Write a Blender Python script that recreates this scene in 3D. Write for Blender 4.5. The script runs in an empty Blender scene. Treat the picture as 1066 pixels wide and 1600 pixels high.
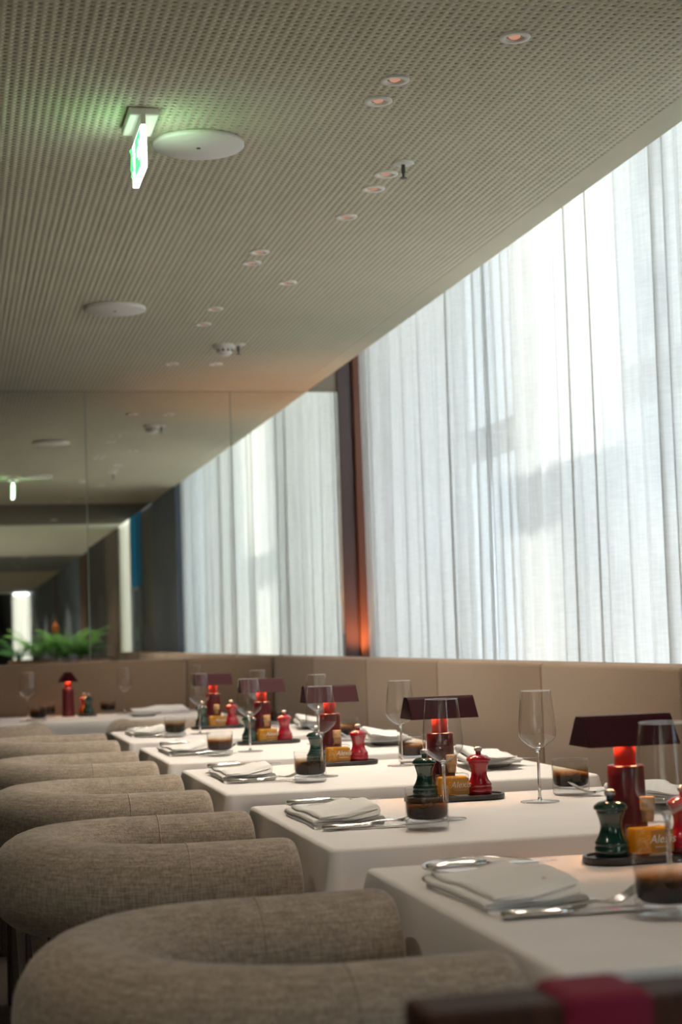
import bpy, math, random
import numpy as np
from mathutils import Vector, Matrix

# ------------------------------------------------------------------ camera, sky, sun, exposure
scene = bpy.context.scene
COL = scene.collection
EYE = 1.12                                   # camera height; table tops are at 0.75
cam_data = bpy.data.cameras.new('camera')
cam_data.sensor_fit = 'VERTICAL'
cam_data.sensor_height = 36.0
cam_data.sensor_width = 24.0
cam_data.lens = 2600.0 / 1600.0 * 36.0
cam_data.clip_start = 0.05
cam_data.clip_end = 300
cam_data.dof.use_dof = True
cam_data.dof.focus_distance = 3.6
cam_data.dof.aperture_fstop = 5.0
cam = bpy.data.objects.new('camera', cam_data)
COL.objects.link(cam)
def _orient():
    cx, cy, F = 533.0, 800.0, 2600.0
    D = Vector((-75 - cx, 1012 - cy, F)).normalized()
    b = Vector((925 - cx, 1012 - 33.0 - cy, F))
    U = D.cross(b).normalized()
    if U.y > 0: U = -U
    X = D.cross(U).normalized()
    R = Matrix((X, D, U))                    # rows: world axes in lens axes (x right, y down, z forward)
    r, d, f = R.col[0], R.col[1], R.col[2]
    return Matrix((r, -d, -f)).transposed()
cam.matrix_world = Matrix.Translation((0, 0, EYE)) @ _orient().to_4x4()
scene.camera = cam

world = bpy.data.worlds.new('sky')
scene.world = world
world.use_nodes = True
_bg = world.node_tree.nodes['Background']
_bg.inputs[0].default_value = (0.80, 0.90, 1.0, 1)
_bg.inputs[1].default_value = 7.2

sun_data = bpy.data.lights.new('sun', 'SUN')
sun_data.energy = 3.8
sun_data.angle = math.radians(2.6)
sun_data.color = (1.0, 0.95, 0.86)
sun = bpy.data.objects.new('sun', sun_data)
SUN_DIR = Vector((-0.72, -0.02, -0.69)).normalized()   # direction the light travels
sun.rotation_euler = SUN_DIR.to_track_quat('-Z', 'Y').to_euler()
sun.location = (30, 6, 20)
COL.objects.link(sun)

scene.view_settings.view_transform = 'Standard'
scene.view_settings.look = 'None'
scene.view_settings.exposure = 0.44
scene.view_settings.gamma = 1.0
scene.view_settings.use_curve_mapping = False
scene.cycles.max_bounces = 14
scene.cycles.diffuse_bounces = 5
scene.cycles.glossy_bounces = 6
scene.cycles.transmission_bounces = 10
scene.cycles.transparent_max_bounces = 24
scene.cycles.sample_clamp_indirect = 6.0
scene.cycles.caustics_reflective = False
scene.cycles.caustics_refractive = False
DOWNLIGHT_W = 18.0
LAMP_STRENGTH = 90.0

random.seed(7)
PI = math.pi

# ------------------------------------------------------------------ materials
def _mat(name):
    m = bpy.data.materials.new(name)
    m.use_nodes = True
    nt = m.node_tree
    for n in list(nt.nodes): nt.nodes.remove(n)
    out = nt.nodes.new('ShaderNodeOutputMaterial')
    return m, nt, out
def _n(nt, t, **kw):
    n = nt.nodes.new(t)
    for k, v in kw.items(): setattr(n, k, v)
    return n
def pbr(name, col, rough=0.5, metal=0.0, var=0.0, scale=40.0, bump=0.0, bscale=200.0, coat=0.0, sheen=0.0,
        stretch=None, spec=0.5, emit=None, estr=0.0):
    m, nt, out = _mat(name)
    p = _n(nt, 'ShaderNodeBsdfPrincipled')
    p.inputs['Base Color'].default_value = (*col, 1)
    p.inputs['Roughness'].default_value = rough
    p.inputs['Metallic'].default_value = metal
    p.inputs['Coat Weight'].default_value = coat
    p.inputs['Coat Roughness'].default_value = 0.05
    p.inputs['Sheen Weight'].default_value = sheen
    p.inputs['Specular IOR Level'].default_value = spec
    if emit:
        p.inputs['Emission Color'].default_value = (*emit, 1)
        p.inputs['Emission Strength'].default_value = estr
    if var or bump:
        tc = _n(nt, 'ShaderNodeTexCoord')
        mp = _n(nt, 'ShaderNodeMapping')
        if stretch: mp.inputs['Scale'].default_value = stretch
        nt.links.new(tc.outputs['Object'], mp.inputs['Vector'])
    if var:
        no = _n(nt, 'ShaderNodeTexNoise')
        no.inputs['Scale'].default_value = scale
        no.inputs['Detail'].default_value = 4
        nt.links.new(mp.outputs[0], no.inputs['Vector'])
        rp = _n(nt, 'ShaderNodeValToRGB')
        rp.color_ramp.elements[0].position = 0.3
        rp.color_ramp.elements[1].position = 0.7
        rp.color_ramp.elements[0].color = tuple(max(0, c * (1 - var)) for c in col) + (1,)
        rp.color_ramp.elements[1].color = tuple(min(1, c * (1 + var)) for c in col) + (1,)
        nt.links.new(no.outputs['Fac'], rp.inputs['Fac'])
        nt.links.new(rp.outputs[0], p.inputs['Base Color'])
    if bump:
        nb = _n(nt, 'ShaderNodeTexNoise')
        nb.inputs['Scale'].default_value = bscale
        nb.inputs['Detail'].default_value = 2
        nt.links.new(mp.outputs[0], nb.inputs['Vector'])
        bp = _n(nt, 'ShaderNodeBump')
        bp.inputs['Strength'].default_value = bump
        bp.inputs['Distance'].default_value = 0.002
        nt.links.new(nb.outputs['Fac'], bp.inputs['Height'])
        nt.links.new(bp.outputs[0], p.inputs['Normal'])
    nt.links.new(p.outputs[0], out.inputs[0])
    return m

def weave(name, col, var=0.36, rough=0.95, sx=(900, 900, 60), strength=0.35):
    """slub linen: two stretched noises for warp and weft, colour and relief"""
    m, nt, out = _mat(name)
    p = _n(nt, 'ShaderNodeBsdfPrincipled')
    p.inputs['Roughness'].default_value = rough
    p.inputs['Specular IOR Level'].default_value = 0.15
    p.inputs['Sheen Weight'].default_value = 0.25
    p.inputs['Sheen Roughness'].default_value = 0.5
    tc = _n(nt, 'ShaderNodeTexCoord')
    facs = []
    for k, sc in enumerate(((260, 260, 34), (34, 46, 300))):
        mp = _n(nt, 'ShaderNodeMapping')
        mp.inputs['Scale'].default_value = sc
        mp.inputs['Location'].default_value = (k * 3.1, 0, 0)
        nt.links.new(tc.outputs['Object'], mp.inputs['Vector'])
        no = _n(nt, 'ShaderNodeTexNoise')
        no.inputs['Scale'].default_value = 1.0
        no.inputs['Detail'].default_value = 3
        nt.links.new(mp.outputs[0], no.inputs['Vector'])
        facs.append(no)
    mx = _n(nt, 'ShaderNodeMath', operation='ADD')
    nt.links.new(facs[0].outputs['Fac'], mx.inputs[0])
    nt.links.new(facs[1].outputs['Fac'], mx.inputs[1])
    hf = _n(nt, 'ShaderNodeMath', operation='MULTIPLY')
    hf.inputs[1].default_value = 0.5
    nt.links.new(mx.outputs[0], hf.inputs[0])
    rp = _n(nt, 'ShaderNodeValToRGB')
    rp.color_ramp.elements[0].position = 0.36
    rp.color_ramp.elements[1].position = 0.66
    rp.color_ramp.elements[0].color = tuple(c * (1 - var) for c in col) + (1,)
    rp.color_ramp.elements[1].color = tuple(min(1, c * (1 + var)) for c in col) + (1,)
    nt.links.new(hf.outputs[0], rp.inputs['Fac'])
    nt.links.new(rp.outputs[0], p.inputs['Base Color'])
    bp = _n(nt, 'ShaderNodeBump')
    bp.inputs['Strength'].default_value = strength
    bp.inputs['Distance'].default_value = 0.003
    nt.links.new(hf.outputs[0], bp.inputs['Height'])
    nt.links.new(bp.outputs[0], p.inputs['Normal'])
    nt.links.new(p.outputs[0], out.inputs[0])
    return m

def thin_glass(name, tint=(0.97, 0.98, 0.98), ior=1.5, ramp=None, extra=0.0, power=4.5):
    """clear or graded thin glass wall: transparent with a Fresnel mirror film"""
    m, nt, out = _mat(name)
    tr = _n(nt, 'ShaderNodeBsdfTransparent')
    tr.inputs[0].default_value = (*tint, 1)
    gl = _n(nt, 'ShaderNodeBsdfGlossy')
    gl.inputs['Roughness'].default_value = 0.02
    lw = _n(nt, 'ShaderNodeLayerWeight')
    pw = _n(nt, 'ShaderNodeMath', operation='POWER')
    pw.inputs[1].default_value = power
    nt.links.new(lw.outputs['Facing'], pw.inputs[0])
    ad = _n(nt, 'ShaderNodeMath', operation='MULTIPLY_ADD')
    ad.inputs[1].default_value = 0.75
    ad.inputs[2].default_value = ((ior - 1) / (ior + 1)) ** 2 + extra
    nt.links.new(pw.outputs[0], ad.inputs[0])
    fac = ad.outputs[0]
    mx = _n(nt, 'ShaderNodeMixShader')
    nt.links.new(fac, mx.inputs[0])
    nt.links.new(tr.outputs[0], mx.inputs[1])
    nt.links.new(gl.outputs[0], mx.inputs[2])
    if ramp:
        tc = _n(nt, 'ShaderNodeTexCoord')
        sp = _n(nt, 'ShaderNodeSeparateXYZ')
        nt.links.new(tc.outputs['Object'], sp.inputs[0])
        no = _n(nt, 'ShaderNodeTexNoise')
        no.inputs['Scale'].default_value = 22
        nt.links.new(tc.outputs['Object'], no.inputs['Vector'])
        ma = _n(nt, 'ShaderNodeMath', operation='MULTIPLY_ADD')
        ma.inputs[1].default_value = 0.014
        nt.links.new(no.outputs['Fac'], ma.inputs[0])
        nt.links.new(sp.outputs['Z'], ma.inputs[2])
        mr = _n(nt, 'ShaderNodeMapRange')
        mr.inputs['From Min'].default_value = 0.018
        mr.inputs['From Max'].default_value = 0.080
        nt.links.new(ma.outputs[0], mr.inputs['Value'])
        rp = _n(nt, 'ShaderNodeValToRGB')
        els = rp.color_ramp.elements
        els[0].position, els[0].color = ramp[0][0], (*ramp[0][1], 1)
        els[1].position, els[1].color = ramp[-1][0], (*ramp[-1][1], 1)
        for pos, c in ramp[1:-1]:
            e = els.new(pos); e.color = (*c, 1)
        nt.links.new(mr.outputs[0], rp.inputs['Fac'])
        nt.links.new(rp.outputs[0], tr.inputs[0])
    nt.links.new(mx.outputs[0], out.inputs[0])
    return m

def solid_glass(name, col=(1, 1, 1), ior=1.46):
    m, nt, out = _mat(name)
    g = _n(nt, 'ShaderNodeBsdfGlass')
    g.inputs['Color'].default_value = (*col, 1)
    g.inputs['IOR'].default_value = ior
    g.inputs['Roughness'].default_value = 0.0
    nt.links.new(g.outputs[0], out.inputs[0])
    return m

def emitter(name, col, strength):
    m, nt, out = _mat(name)
    e = _n(nt, 'ShaderNodeEmission')
    e.inputs[0].default_value = (*col, 1)
    e.inputs[1].default_value = strength
    nt.links.new(e.outputs[0], out.inputs[0])
    return m

def sheer(name, col, trans=0.62, see=0.05):
    """linen voile: diffuse + translucent with a little see-through between the threads"""
    m, nt, out = _mat(name)
    tc = _n(nt, 'ShaderNodeTexCoord')
    mp = _n(nt, 'ShaderNodeMapping')
    mp.inputs['Scale'].default_value = (90, 90, 6)
    nt.links.new(tc.outputs['Object'], mp.inputs['Vector'])
    no = _n(nt, 'ShaderNodeTexNoise')
    no.inputs['Scale'].default_value = 1.0
    no.inputs['Detail'].default_value = 5
    nt.links.new(mp.outputs[0], no.inputs['Vector'])
    mp2 = _n(nt, 'ShaderNodeMapping')
    mp2.inputs['Scale'].default_value = (14, 14, 170)
    nt.links.new(tc.outputs['Object'], mp2.inputs['Vector'])
    no2 = _n(nt, 'ShaderNodeTexNoise')
    no2.inputs['Scale'].default_value = 1.0
    no2.inputs['Detail'].default_value = 3
    nt.links.new(mp2.outputs[0], no2.inputs['Vector'])
    av = _n(nt, 'ShaderNodeMath', operation='ADD')
    nt.links.new(no.outputs['Fac'], av.inputs[0])
    nt.links.new(no2.outputs['Fac'], av.inputs[1])
    rp = _n(nt, 'ShaderNodeValToRGB')
    rp.color_ramp.elements[0].position = 0.36
    rp.color_ramp.elements[1].position = 0.66
    rp.color_ramp.elements[0].color = tuple(c * 0.86 for c in col) + (1,)
    rp.color_ramp.elements[1].color = (*col, 1)
    hf = _n(nt, 'ShaderNodeMath', operation='MULTIPLY')
    hf.inputs[1].default_value = 0.5
    nt.links.new(av.outputs[0], hf.inputs[0])
    nt.links.new(hf.outputs[0], rp.inputs['Fac'])
    df = _n(nt, 'ShaderNodeBsdfDiffuse')
    tl = _n(nt, 'ShaderNodeBsdfTranslucent')
    tp = _n(nt, 'ShaderNodeBsdfTransparent')
    nt.links.new(rp.outputs[0], df.inputs[0])
    nt.links.new(rp.outputs[0], tl.inputs[0])
    m1 = _n(nt, 'ShaderNodeMixShader'); m1.inputs[0].default_value = trans
    nt.links.new(df.outputs[0], m1.inputs[1]); nt.links.new(tl.outputs[0], m1.inputs[2])
    m2 = _n(nt, 'ShaderNodeMixShader'); m2.inputs[0].default_value = see
    nt.links.new(m1.outputs[0], m2.inputs[1]); nt.links.new(tp.outputs[0], m2.inputs[2])
    nt.links.new(m2.outputs[0], out.inputs[0])
    return m

def oil_material():
    m, nt, out = _mat('olive_oil')
    tr = _n(nt, 'ShaderNodeBsdfTransparent'); tr.inputs[0].default_value = (1.0, 0.70, 0.20, 1)
    df = _n(nt, 'ShaderNodeBsdfTranslucent'); df.inputs[0].default_value = (1.0, 0.70, 0.14, 1)
    d2 = _n(nt, 'ShaderNodeBsdfDiffuse'); d2.inputs[0].default_value = (0.98, 0.66, 0.10, 1)
    a = _n(nt, 'ShaderNodeMixShader'); a.inputs[0].default_value = 0.5
    nt.links.new(df.outputs[0], a.inputs[1]); nt.links.new(d2.outputs[0], a.inputs[2])
    b = _n(nt, 'ShaderNodeMixShader'); b.inputs[0].default_value = 0.55
    nt.links.new(tr.outputs[0], b.inputs[1]); nt.links.new(a.outputs[0], b.inputs[2])
    nt.links.new(b.outputs[0], out.inputs[0])
    return m

M = dict(
    ceiling=pbr('ceiling_plaster', (0.665, 0.64, 0.50), 0.9, var=0.03, scale=3),
    ceiling_shaded=pbr('ceiling_shade_brown', (0.15, 0.125, 0.09), 0.8),  # dim stretch of the rear ceiling, its shade put into the colour
    ceiling_shaded_grey=pbr('ceiling_shade_grey', (0.20, 0.21, 0.20), 0.8),  # farther dim stretch, again shade put into the colour
    ceiling_lit=pbr('ceiling_lit_pale', (0.80, 0.83, 0.78), 0.8),  # stretch lit by window light, painted as a paler colour
    void=pbr('ceiling_void', (0.05, 0.045, 0.035), 1.0),
    floor=pbr('floor_dark_stone', (0.06, 0.05, 0.045), 0.5, var=0.2, scale=6),
    floor_bounce=pbr('pale_bounce_floor', (0.50, 0.48, 0.43), 0.5, var=0.1, scale=3),
    wall=pbr('taupe_wall', (0.30, 0.25, 0.20), 0.8, var=0.05, scale=4),
    copper=pbr('copper_brown_panel', (0.13, 0.045, 0.022), 0.42, var=0.12, scale=9, stretch=(1, 1, 0.15), metal=0.35),
    umber=pbr('dark_umber_panel', (0.05, 0.018, 0.010), 0.45),
    slate=pbr('slate_blue_wall', (0.085, 0.11, 0.16), 0.6),
    pier=pbr('grey_pier', (0.17, 0.17, 0.155), 0.7),
    black=pbr('black_wall', (0.012, 0.012, 0.013), 0.6),
    bronze=pbr('bronze_post', (0.10, 0.07, 0.05), 0.5),
    bluegrey=pbr('blue_grey_wall', (0.22, 0.27, 0.33), 0.7),
    frame=pbr('window_frame_metal', (0.10, 0.09, 0.08), 0.5, metal=0.3),
    mirror=pbr('tinted_mirror', (0.90, 0.90, 0.84), 0.012, metal=1.0),
    mirror_edge=pbr('mirror_edge', (0.42, 0.48, 0.44), 0.4),
    curtain=sheer('linen_voile', (0.87, 0.865, 0.85), 0.62, 0.04),
    curtain2=sheer('cream_voile', (0.60, 0.55, 0.43), 0.5, 0.01),
    banq=pbr('banquette_fabric', (0.25, 0.176, 0.120), 0.95, var=0.10, scale=260, bump=0.3, bscale=500, sheen=0.2, spec=0.2),
    chair=weave('slub_linen_beige', (0.355, 0.292, 0.235)),
    cloth=pbr('white_tablecloth', (0.84, 0.805, 0.79), 0.9, var=0.02, scale=8, bump=0.08, bscale=900, sheen=0.1, spec=0.2),
    napkin=pbr('white_napkin', (0.88, 0.865, 0.85), 0.95, bump=0.25, bscale=700, spec=0.15),
    wood=pbr('dark_wood', (0.045, 0.028, 0.02), 0.45, var=0.3, scale=12, stretch=(1, 1, 8)),
    rail=pbr('dark_red_wood', (0.055, 0.020, 0.013), 0.6, var=0.3, scale=12, stretch=(8, 1, 1), spec=0.25),
    steel=pbr('brushed_steel', (0.55, 0.54, 0.52), 0.35, metal=1.0),
    silver=pbr('silver_cutlery', (0.72, 0.70, 0.67), 0.13, metal=1.0),
    maroon=pbr('maroon_lacquer', (0.105, 0.009, 0.016), 0.30, coat=0.3),
    maroon_dark=pbr('maroon_shade_lacquer', (0.044, 0.004, 0.009), 0.5, spec=0.12),
    neck=pbr('red_neck', (0.62, 0.035, 0.02), 0.4),
    led=emitter('warm_led', (1.0, 0.50, 0.24), LAMP_STRENGTH),
    green=pbr('green_lacquer', (0.006, 0.040, 0.030), 0.15, coat=0.8),
    red=pbr('red_lacquer', (0.36, 0.006, 0.022), 0.15, coat=0.8),
    tray=pbr('black_tray', (0.012, 0.012, 0.012), 0.35, coat=0.2),
    cork=pbr('cork', (0.60, 0.38, 0.19), 0.85, var=0.25, scale=160),
    oil=oil_material(),
    label=pbr('amber_label', (0.46, 0.22, 0.035), 0.5),
    ink=pbr('white_print', (0.92, 0.90, 0.86), 0.6),
    print=pbr('pale_pattern', (0.80, 0.62, 0.30), 0.6),
    wine=thin_glass('wine_glass_wall', (0.985, 0.99, 0.99), 1.5, extra=0.02, power=2.8),
    clear=thin_glass('tumbler_wall', (0.985, 0.99, 0.99), 1.5, extra=0.0),
    smoke=thin_glass('smoked_glass', ior=1.45, ramp=[(0.0, (0.06, 0.028, 0.016)), (0.40, (0.08, 0.036, 0.018)),
                     (0.54, (0.46, 0.24, 0.10)), (0.68, (0.86, 0.74, 0.60)), (0.80, (0.98, 0.97, 0.95))]),
    base=thin_glass('tumbler_base', (0.97, 0.975, 0.98), 1.5, extra=0.12),
    crystal=solid_glass('thick_glass'),
    pane=thin_glass('window_pane', (0.96, 0.98, 0.98), 1.45),
    china=pbr('white_porcelain', (0.82, 0.81, 0.79), 0.12, coat=0.3),
    white=pbr('white_fixture', (0.93, 0.91, 0.86), 0.45),
    bulb=emitter('downlight_glow', (1.0, 0.50, 0.32), 0.42),
    cone=pbr('downlight_cone', (0.65, 0.52, 0.45), 0.35, metal=0.4),
    exit_face=emitter('exit_white', (0.88, 1.0, 0.86), 6.0),
    exit_green=emitter('exit_green', (0.04, 0.80, 0.10), 3.2),
    crimson=pbr('crimson_fabric', (0.22, 0.004, 0.035), 0.8, bump=0.2, bscale=500),
    stitch=pbr('red_stitching', (0.30, 0.03, 0.05), 0.9),
    leaf=pbr('leaf_green', (0.17, 0.46, 0.09), 0.5, var=0.5, scale=9),
    leaf_dark=pbr('leaf_dark_green', (0.08, 0.30, 0.09), 0.45, var=0.4, scale=9),
    petal=pbr('orange_petal', (0.65, 0.16, 0.02), 0.6),
    planter=pbr('planter_tan', (0.36, 0.20, 0.12), 0.7),
    teal=pbr('teal_facade', (0.05, 0.30, 0.42), 0.5),
    navy=pbr('navy_facade', (0.01, 0.03, 0.055), 0.4),
    facade=pbr('pale_facade', (0.56, 0.53, 0.49), 0.9, var=0.15, scale=0.6),
    blind=sheer('teal_blind_fabric', (0.08, 0.36, 0.48), 0.5, 0.0),
    ground=pbr('paving', (0.36, 0.34, 0.31), 0.9),
)

# ------------------------------------------------------------------ mesh helpers
class MB:
    def __init__(s): s.v = []; s.f = []; s.sm = []
    def add(s, v, f, smooth=False):
        o = len(s.v); s.v += [tuple(p) for p in v]
        s.f += [tuple(i + o for i in q) for q in f]; s.sm += [smooth] * len(f)
        return s
    def box(s, x0, x1, y0, y1, z0, z1, b=0.0):
        if b <= 0:
            v = [(x, y, z) for z in (z0, z1) for y in (y0, y1) for x in (x0, x1)]
            return s.add(v, [(0, 2, 3, 1), (4, 5, 7, 6), (0, 1, 5, 4), (2, 6, 7, 3), (0, 4, 6, 2), (1, 3, 7, 5)])
        return s.rbox(x0, x1, y0, y1, z0, z1, b, b)
    def rbox(s, x0, x1, y0, y1, z0, z1, r, e, n=4, m=3):
        """box with rounded vertical corners (r) and rounded top and bottom edges (e)"""
        r = min(r, (x1 - x0) / 2 - 1e-4, (y1 - y0) / 2 - 1e-4); e = min(e, (z1 - z0) / 2 - 1e-4, r)
        rings = []
        for k in range(m + 1):
            a = PI / 2 * k / m
            rings.append((e * (1 - math.sin(a)), z0 + e * (1 - math.cos(a))))
        for k in range(m + 1):
            a = PI / 2 * k / m
            rings.append((e * (1 - math.cos(a)), z1 - e * (1 - math.sin(a))))
        V = []; F = []
        for ins, z in rings:
            for (cx, cy, a0) in ((x1 - r, y1 - r, 0), (x0 + r, y1 - r, PI / 2), (x0 + r, y0 + r, PI), (x1 - r, y0 + r, 1.5 * PI)):
                for k in range(n + 1):
                    a = a0 + PI / 2 * k / n
                    V.append((cx + (r - ins) * math.cos(a), cy + (r - ins) * math.sin(a), z))
        c = 4 * (n + 1)
        for i in range(len(rings) - 1):
            for j in range(c):
                F.append((i * c + j, i * c + (j + 1) % c, (i + 1) * c + (j + 1) % c, (i + 1) * c + j))
        s.add(V, F, True)
        o = len(s.v) - len(V)
        s.f.append(tuple(o + j for j in reversed(range(c)))); s.sm.append(False)
        s.f.append(tuple(o + (len(rings) - 1) * c + j for j in range(c))); s.sm.append(False)
        return s
    def lathe(s, prof, n=32, c=(0, 0, 0), cap0=True, cap1=True, smooth=True):
        V = []; F = []
        for (r, z) in prof:
            for k in range(n):
                a = 2 * PI * k / n
                V.append((c[0] + r * math.cos(a), c[1] + r * math.sin(a), c[2] + z))
        for i in range(len(prof) - 1):
            for k in range(n):
                F.append((i * n + k, i * n + (k + 1) % n, (i + 1) * n + (k + 1) % n, (i + 1) * n + k))
        o = len(s.v)
        s.add(V, F, smooth)
        if cap0 and prof[0][0] > 1e-6: s.f.append(tuple(o + k for k in reversed(range(n)))); s.sm.append(False)
        if cap1 and prof[-1][0] > 1e-6: s.f.append(tuple(o + (len(prof) - 1) * n + k for k in range(n))); s.sm.append(False)
        return s
    def tube(s, pts, rad, n=12, cap=True, flat=None, up=(0, 0, 1)):
        """swept tube; rad a number or list; flat = (list of) vertical squash"""
        P = [Vector(p) for p in pts]; L = len(P)
        rr = rad if isinstance(rad, (list, tuple)) else [rad] * L
        fl = flat if isinstance(flat, (list, tuple)) else [flat if flat else 1.0] * L
        V = []; F = []
        for i, p in enumerate(P):
            t = (P[min(i + 1, L - 1)] - P[max(i - 1, 0)])
            t = t.normalized() if t.length > 1e-9 else Vector((1, 0, 0))
            u = Vector(up)
            sd = t.cross(u)
            if sd.length < 1e-4: sd = t.cross(Vector((0, 1, 0)))
            sd.normalize(); nn = sd.cross(t).normalized()
            for k in range(n):
                a = 2 * PI * k / n
                V.append(p + sd * (rr[i] * math.cos(a)) + nn * (rr[i] * fl[i] * math.sin(a)))
        for i in range(L - 1):
            for k in range(n):
                F.append((i * n + k, i * n + (k + 1) % n, (i + 1) * n + (k + 1) % n, (i + 1) * n + k))
        o = len(s.v)
        s.add(V, F, True)
        if cap:
            s.f.append(tuple(o + k for k in reversed(range(n)))); s.sm.append(True)
            s.f.append(tuple(o + (L - 1) * n + k for k in range(n))); s.sm.append(True)
        return s
    def extrude(s, prof, axis, a0, a1, smooth=False):
        """closed 2-D profile extruded along 'x' or 'y'; profile in the other two axes"""
        n = len(prof)
        def P(q, a): return (a, q[0], q[1]) if axis == 'x' else ((q[0], a, q[1]) if axis == 'y' else (q[0], q[1], a))
        V = [P(q, a0) for q in prof] + [P(q, a1) for q in prof]
        F = [(k, (k + 1) % n, n + (k + 1) % n, n + k) for k in range(n)]
        o = len(s.v)
        s.add(V, F, smooth)
        s.f.append(tuple(o + k for k in reversed(range(n)))); s.sm.append(False)
        s.f.append(tuple(o + n + k for k in range(n))); s.sm.append(False)
        return s
    def mesh(s, name, mat, fix=True):
        me = bpy.data.meshes.new(name)
        me.from_pydata(s.v, [], s.f)
        me.polygons.foreach_set('use_smooth', s.sm)
        me.update()
        if fix:
            import bmesh
            bm = bmesh.new(); bm.from_mesh(me)
            bmesh.ops.recalc_face_normals(bm, faces=bm.faces)
            bm.to_mesh(me); bm.free()
        me.materials.append(mat)
        return me

def put(name, mesh, parent=None, loc=(0, 0, 0), rz=0.0, label=None, cat=None, group=None, kind=None):
    o = bpy.data.objects.new(name, mesh)
    COL.objects.link(o)
    o.location = loc
    o.rotation_euler = (0, 0, rz)
    if parent: o.parent = parent
    if label: o['label'] = label
    if cat: o['category'] = cat
    if group: o['group'] = group
    if kind: o['kind'] = kind
    return o
def thing(name, label, cat, loc=(0, 0, 0), rz=0.0, group=None):
    return put(name, None, None, loc, rz, label, cat, group)
def struct(name, mb, mat, parent=None):
    return put(name, mb.mesh(name, mat), parent, kind=None if parent else 'structure')

# ------------------------------------------------------------------ the setting
MIR = 9.07            # mirror plane
CEIL = EYE + 1.37
EDGE = 1.965          # ceiling edge towards the window
CURT = 2.24
struct('floor', MB().box(-4.1, 3.2, -1.2, 9.6, -0.1, 0.0), M['floor'])
struct('floor_rear', MB().box(-4.1, 3.2, -27, -1.2, -0.1, 0.0), M['floor_bounce'])  # made pale to bounce added light up to the rear ceiling

def perforated(x0, x1, y0, y1, z, px, py, r, t):
    nx, ny = int(round((x1 - x0) / px)), int(round((y1 - y0) / py))
    px, py = (x1 - x0) / nx, (y1 - y0) / ny
    K = 8
    sq = np.array([(1, 0), (1, 1), (0, 1), (-1, 1), (-1, 0), (-1, -1), (0, -1), (1, -1)], float) * (px / 2, py / 2)
    an = np.arange(K) * 2 * PI / K
    ci = np.stack([np.cos(an), np.sin(an)], 1) * r
    tmpl = np.zeros((3 * K, 3))
    tmpl[:K, :2] = sq; tmpl[K:2 * K, :2] = ci; tmpl[2 * K:, :2] = ci; tmpl[2 * K:, 2] = t
    gx, gy = np.meshgrid(x0 + (np.arange(nx) + .5) * px, y0 + (np.arange(ny) + .5) * py, indexing='ij')
    cen = np.stack([gx.ravel(), gy.ravel(), np.full(gx.size, z)], 1)
    V = (cen[:, None, :] + tmpl[None]).reshape(-1, 3)
    q = []
    for k in range(K):
        j = (k + 1) % K
        q.append((k, K + k, K + j, j)); q.append((K + k, 2 * K + k, 2 * K + j, K + j))
    q = np.array(q)
    Fc = (q[None] + (np.arange(len(cen)) * 3 * K)[:, None, None]).reshape(-1, 4)
    me = bpy.data.meshes.new('perforated_board')
    me.vertices.add(len(V)); me.vertices.foreach_set('co', V.ravel())
    me.loops.add(Fc.size); me.loops.foreach_set('vertex_index', Fc.ravel().astype(np.int32))
    me.polygons.add(len(Fc)); me.polygons.foreach_set('loop_start', (np.arange(len(Fc)) * 4).astype(np.int32))
    me.update(calc_edges=True)
    me.materials.append(M['ceiling'])
    return me
PX0, PX1, PY0 = -0.42, 1.875, 2.55
ceil = put('ceiling', MB().box(PX1, EDGE, PY0, MIR, CEIL, CEIL + 0.02).mesh('ceiling', M['ceiling']), kind='structure')
put('perforated_board', perforated(PX0, PX1, PY0, MIR, CEIL, 0.0218, 0.024, 0.0042, 0.0125), ceil, kind='stuff')
struct('void_backing', MB().box(PX0, PX1, PY0, MIR, CEIL + 0.05, CEIL + 0.06), M['void'], ceil)
struct('plain_field', MB().box(-4.1, PX0, PY0, MIR, CEIL, CEIL + 0.02), M['ceiling'], ceil)
struct('plain_field', MB().box(-4.1, EDGE, 1.67, PY0, CEIL, CEIL + 0.02), M['ceiling'], ceil)
struct('fascia', MB().box(EDGE - 0.02, EDGE, 1.67, MIR, CEIL + 0.02, 3.38), M['ceiling'], ceil)
struct('ceiling_recess', MB().box(EDGE, 2.92, 1.67, 9.2, 3.38, 3.43), M['ceiling'])
struct('ceiling_rear_1', MB().box(-4.1, EDGE, -1.2, 1.67, CEIL, CEIL + 0.02), M['ceiling_shaded'])
struct('ceiling_rear_2', MB().box(-4.1, EDGE, -7.9, -1.2, CEIL, CEIL + 0.02), M['ceiling_lit'])
struct('ceiling_rear_3', MB().box(-4.1, EDGE, -13.5, -7.9, CEIL, CEIL + 0.02), M['ceiling_shaded_grey'])
struct('ceiling_rear_4', MB().box(-4.1, EDGE, -26.5, -13.5, CEIL, CEIL + 0.02), M['ceiling'])

# end wall with mirror panels and the copper-brown strip beside the curtain
wall_end = struct('wall_end', MB().box(-4.1, 2.92, MIR + 0.012, MIR + 0.15, 0, 3.43), M['wall'])
seams = [-1.70, -0.89, -0.08, 0.725, 1.525, 2.14]
for i in range(5):
    w = seams[i + 1] - seams[i] - 0.006
    o = put('mirror_panel', MB().box(0, w, 0, 0.006, 0, CEIL - 0.003 - 0.86).mesh('mirror_panel', M['mirror']), wall_end,
            (seams[i] + 0.003, MIR, 0.86))
    o.rotation_euler = (0, 0, math.radians((0, 0.03, -0.05, 0.04, -0.06)[i]))
for x in seams[1:-1]: struct('mirror_joint', MB().box(x - 0.004, x + 0.004, MIR + 0.002, MIR + 0.012, 0.86, CEIL - 0.003), M['mirror_edge'], wall_end)
struct('copper_panel', MB().box(2.14, 2.50, MIR - 0.004, MIR + 0.012, 0.3, 3.38), M['umber'], wall_end)
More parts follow.
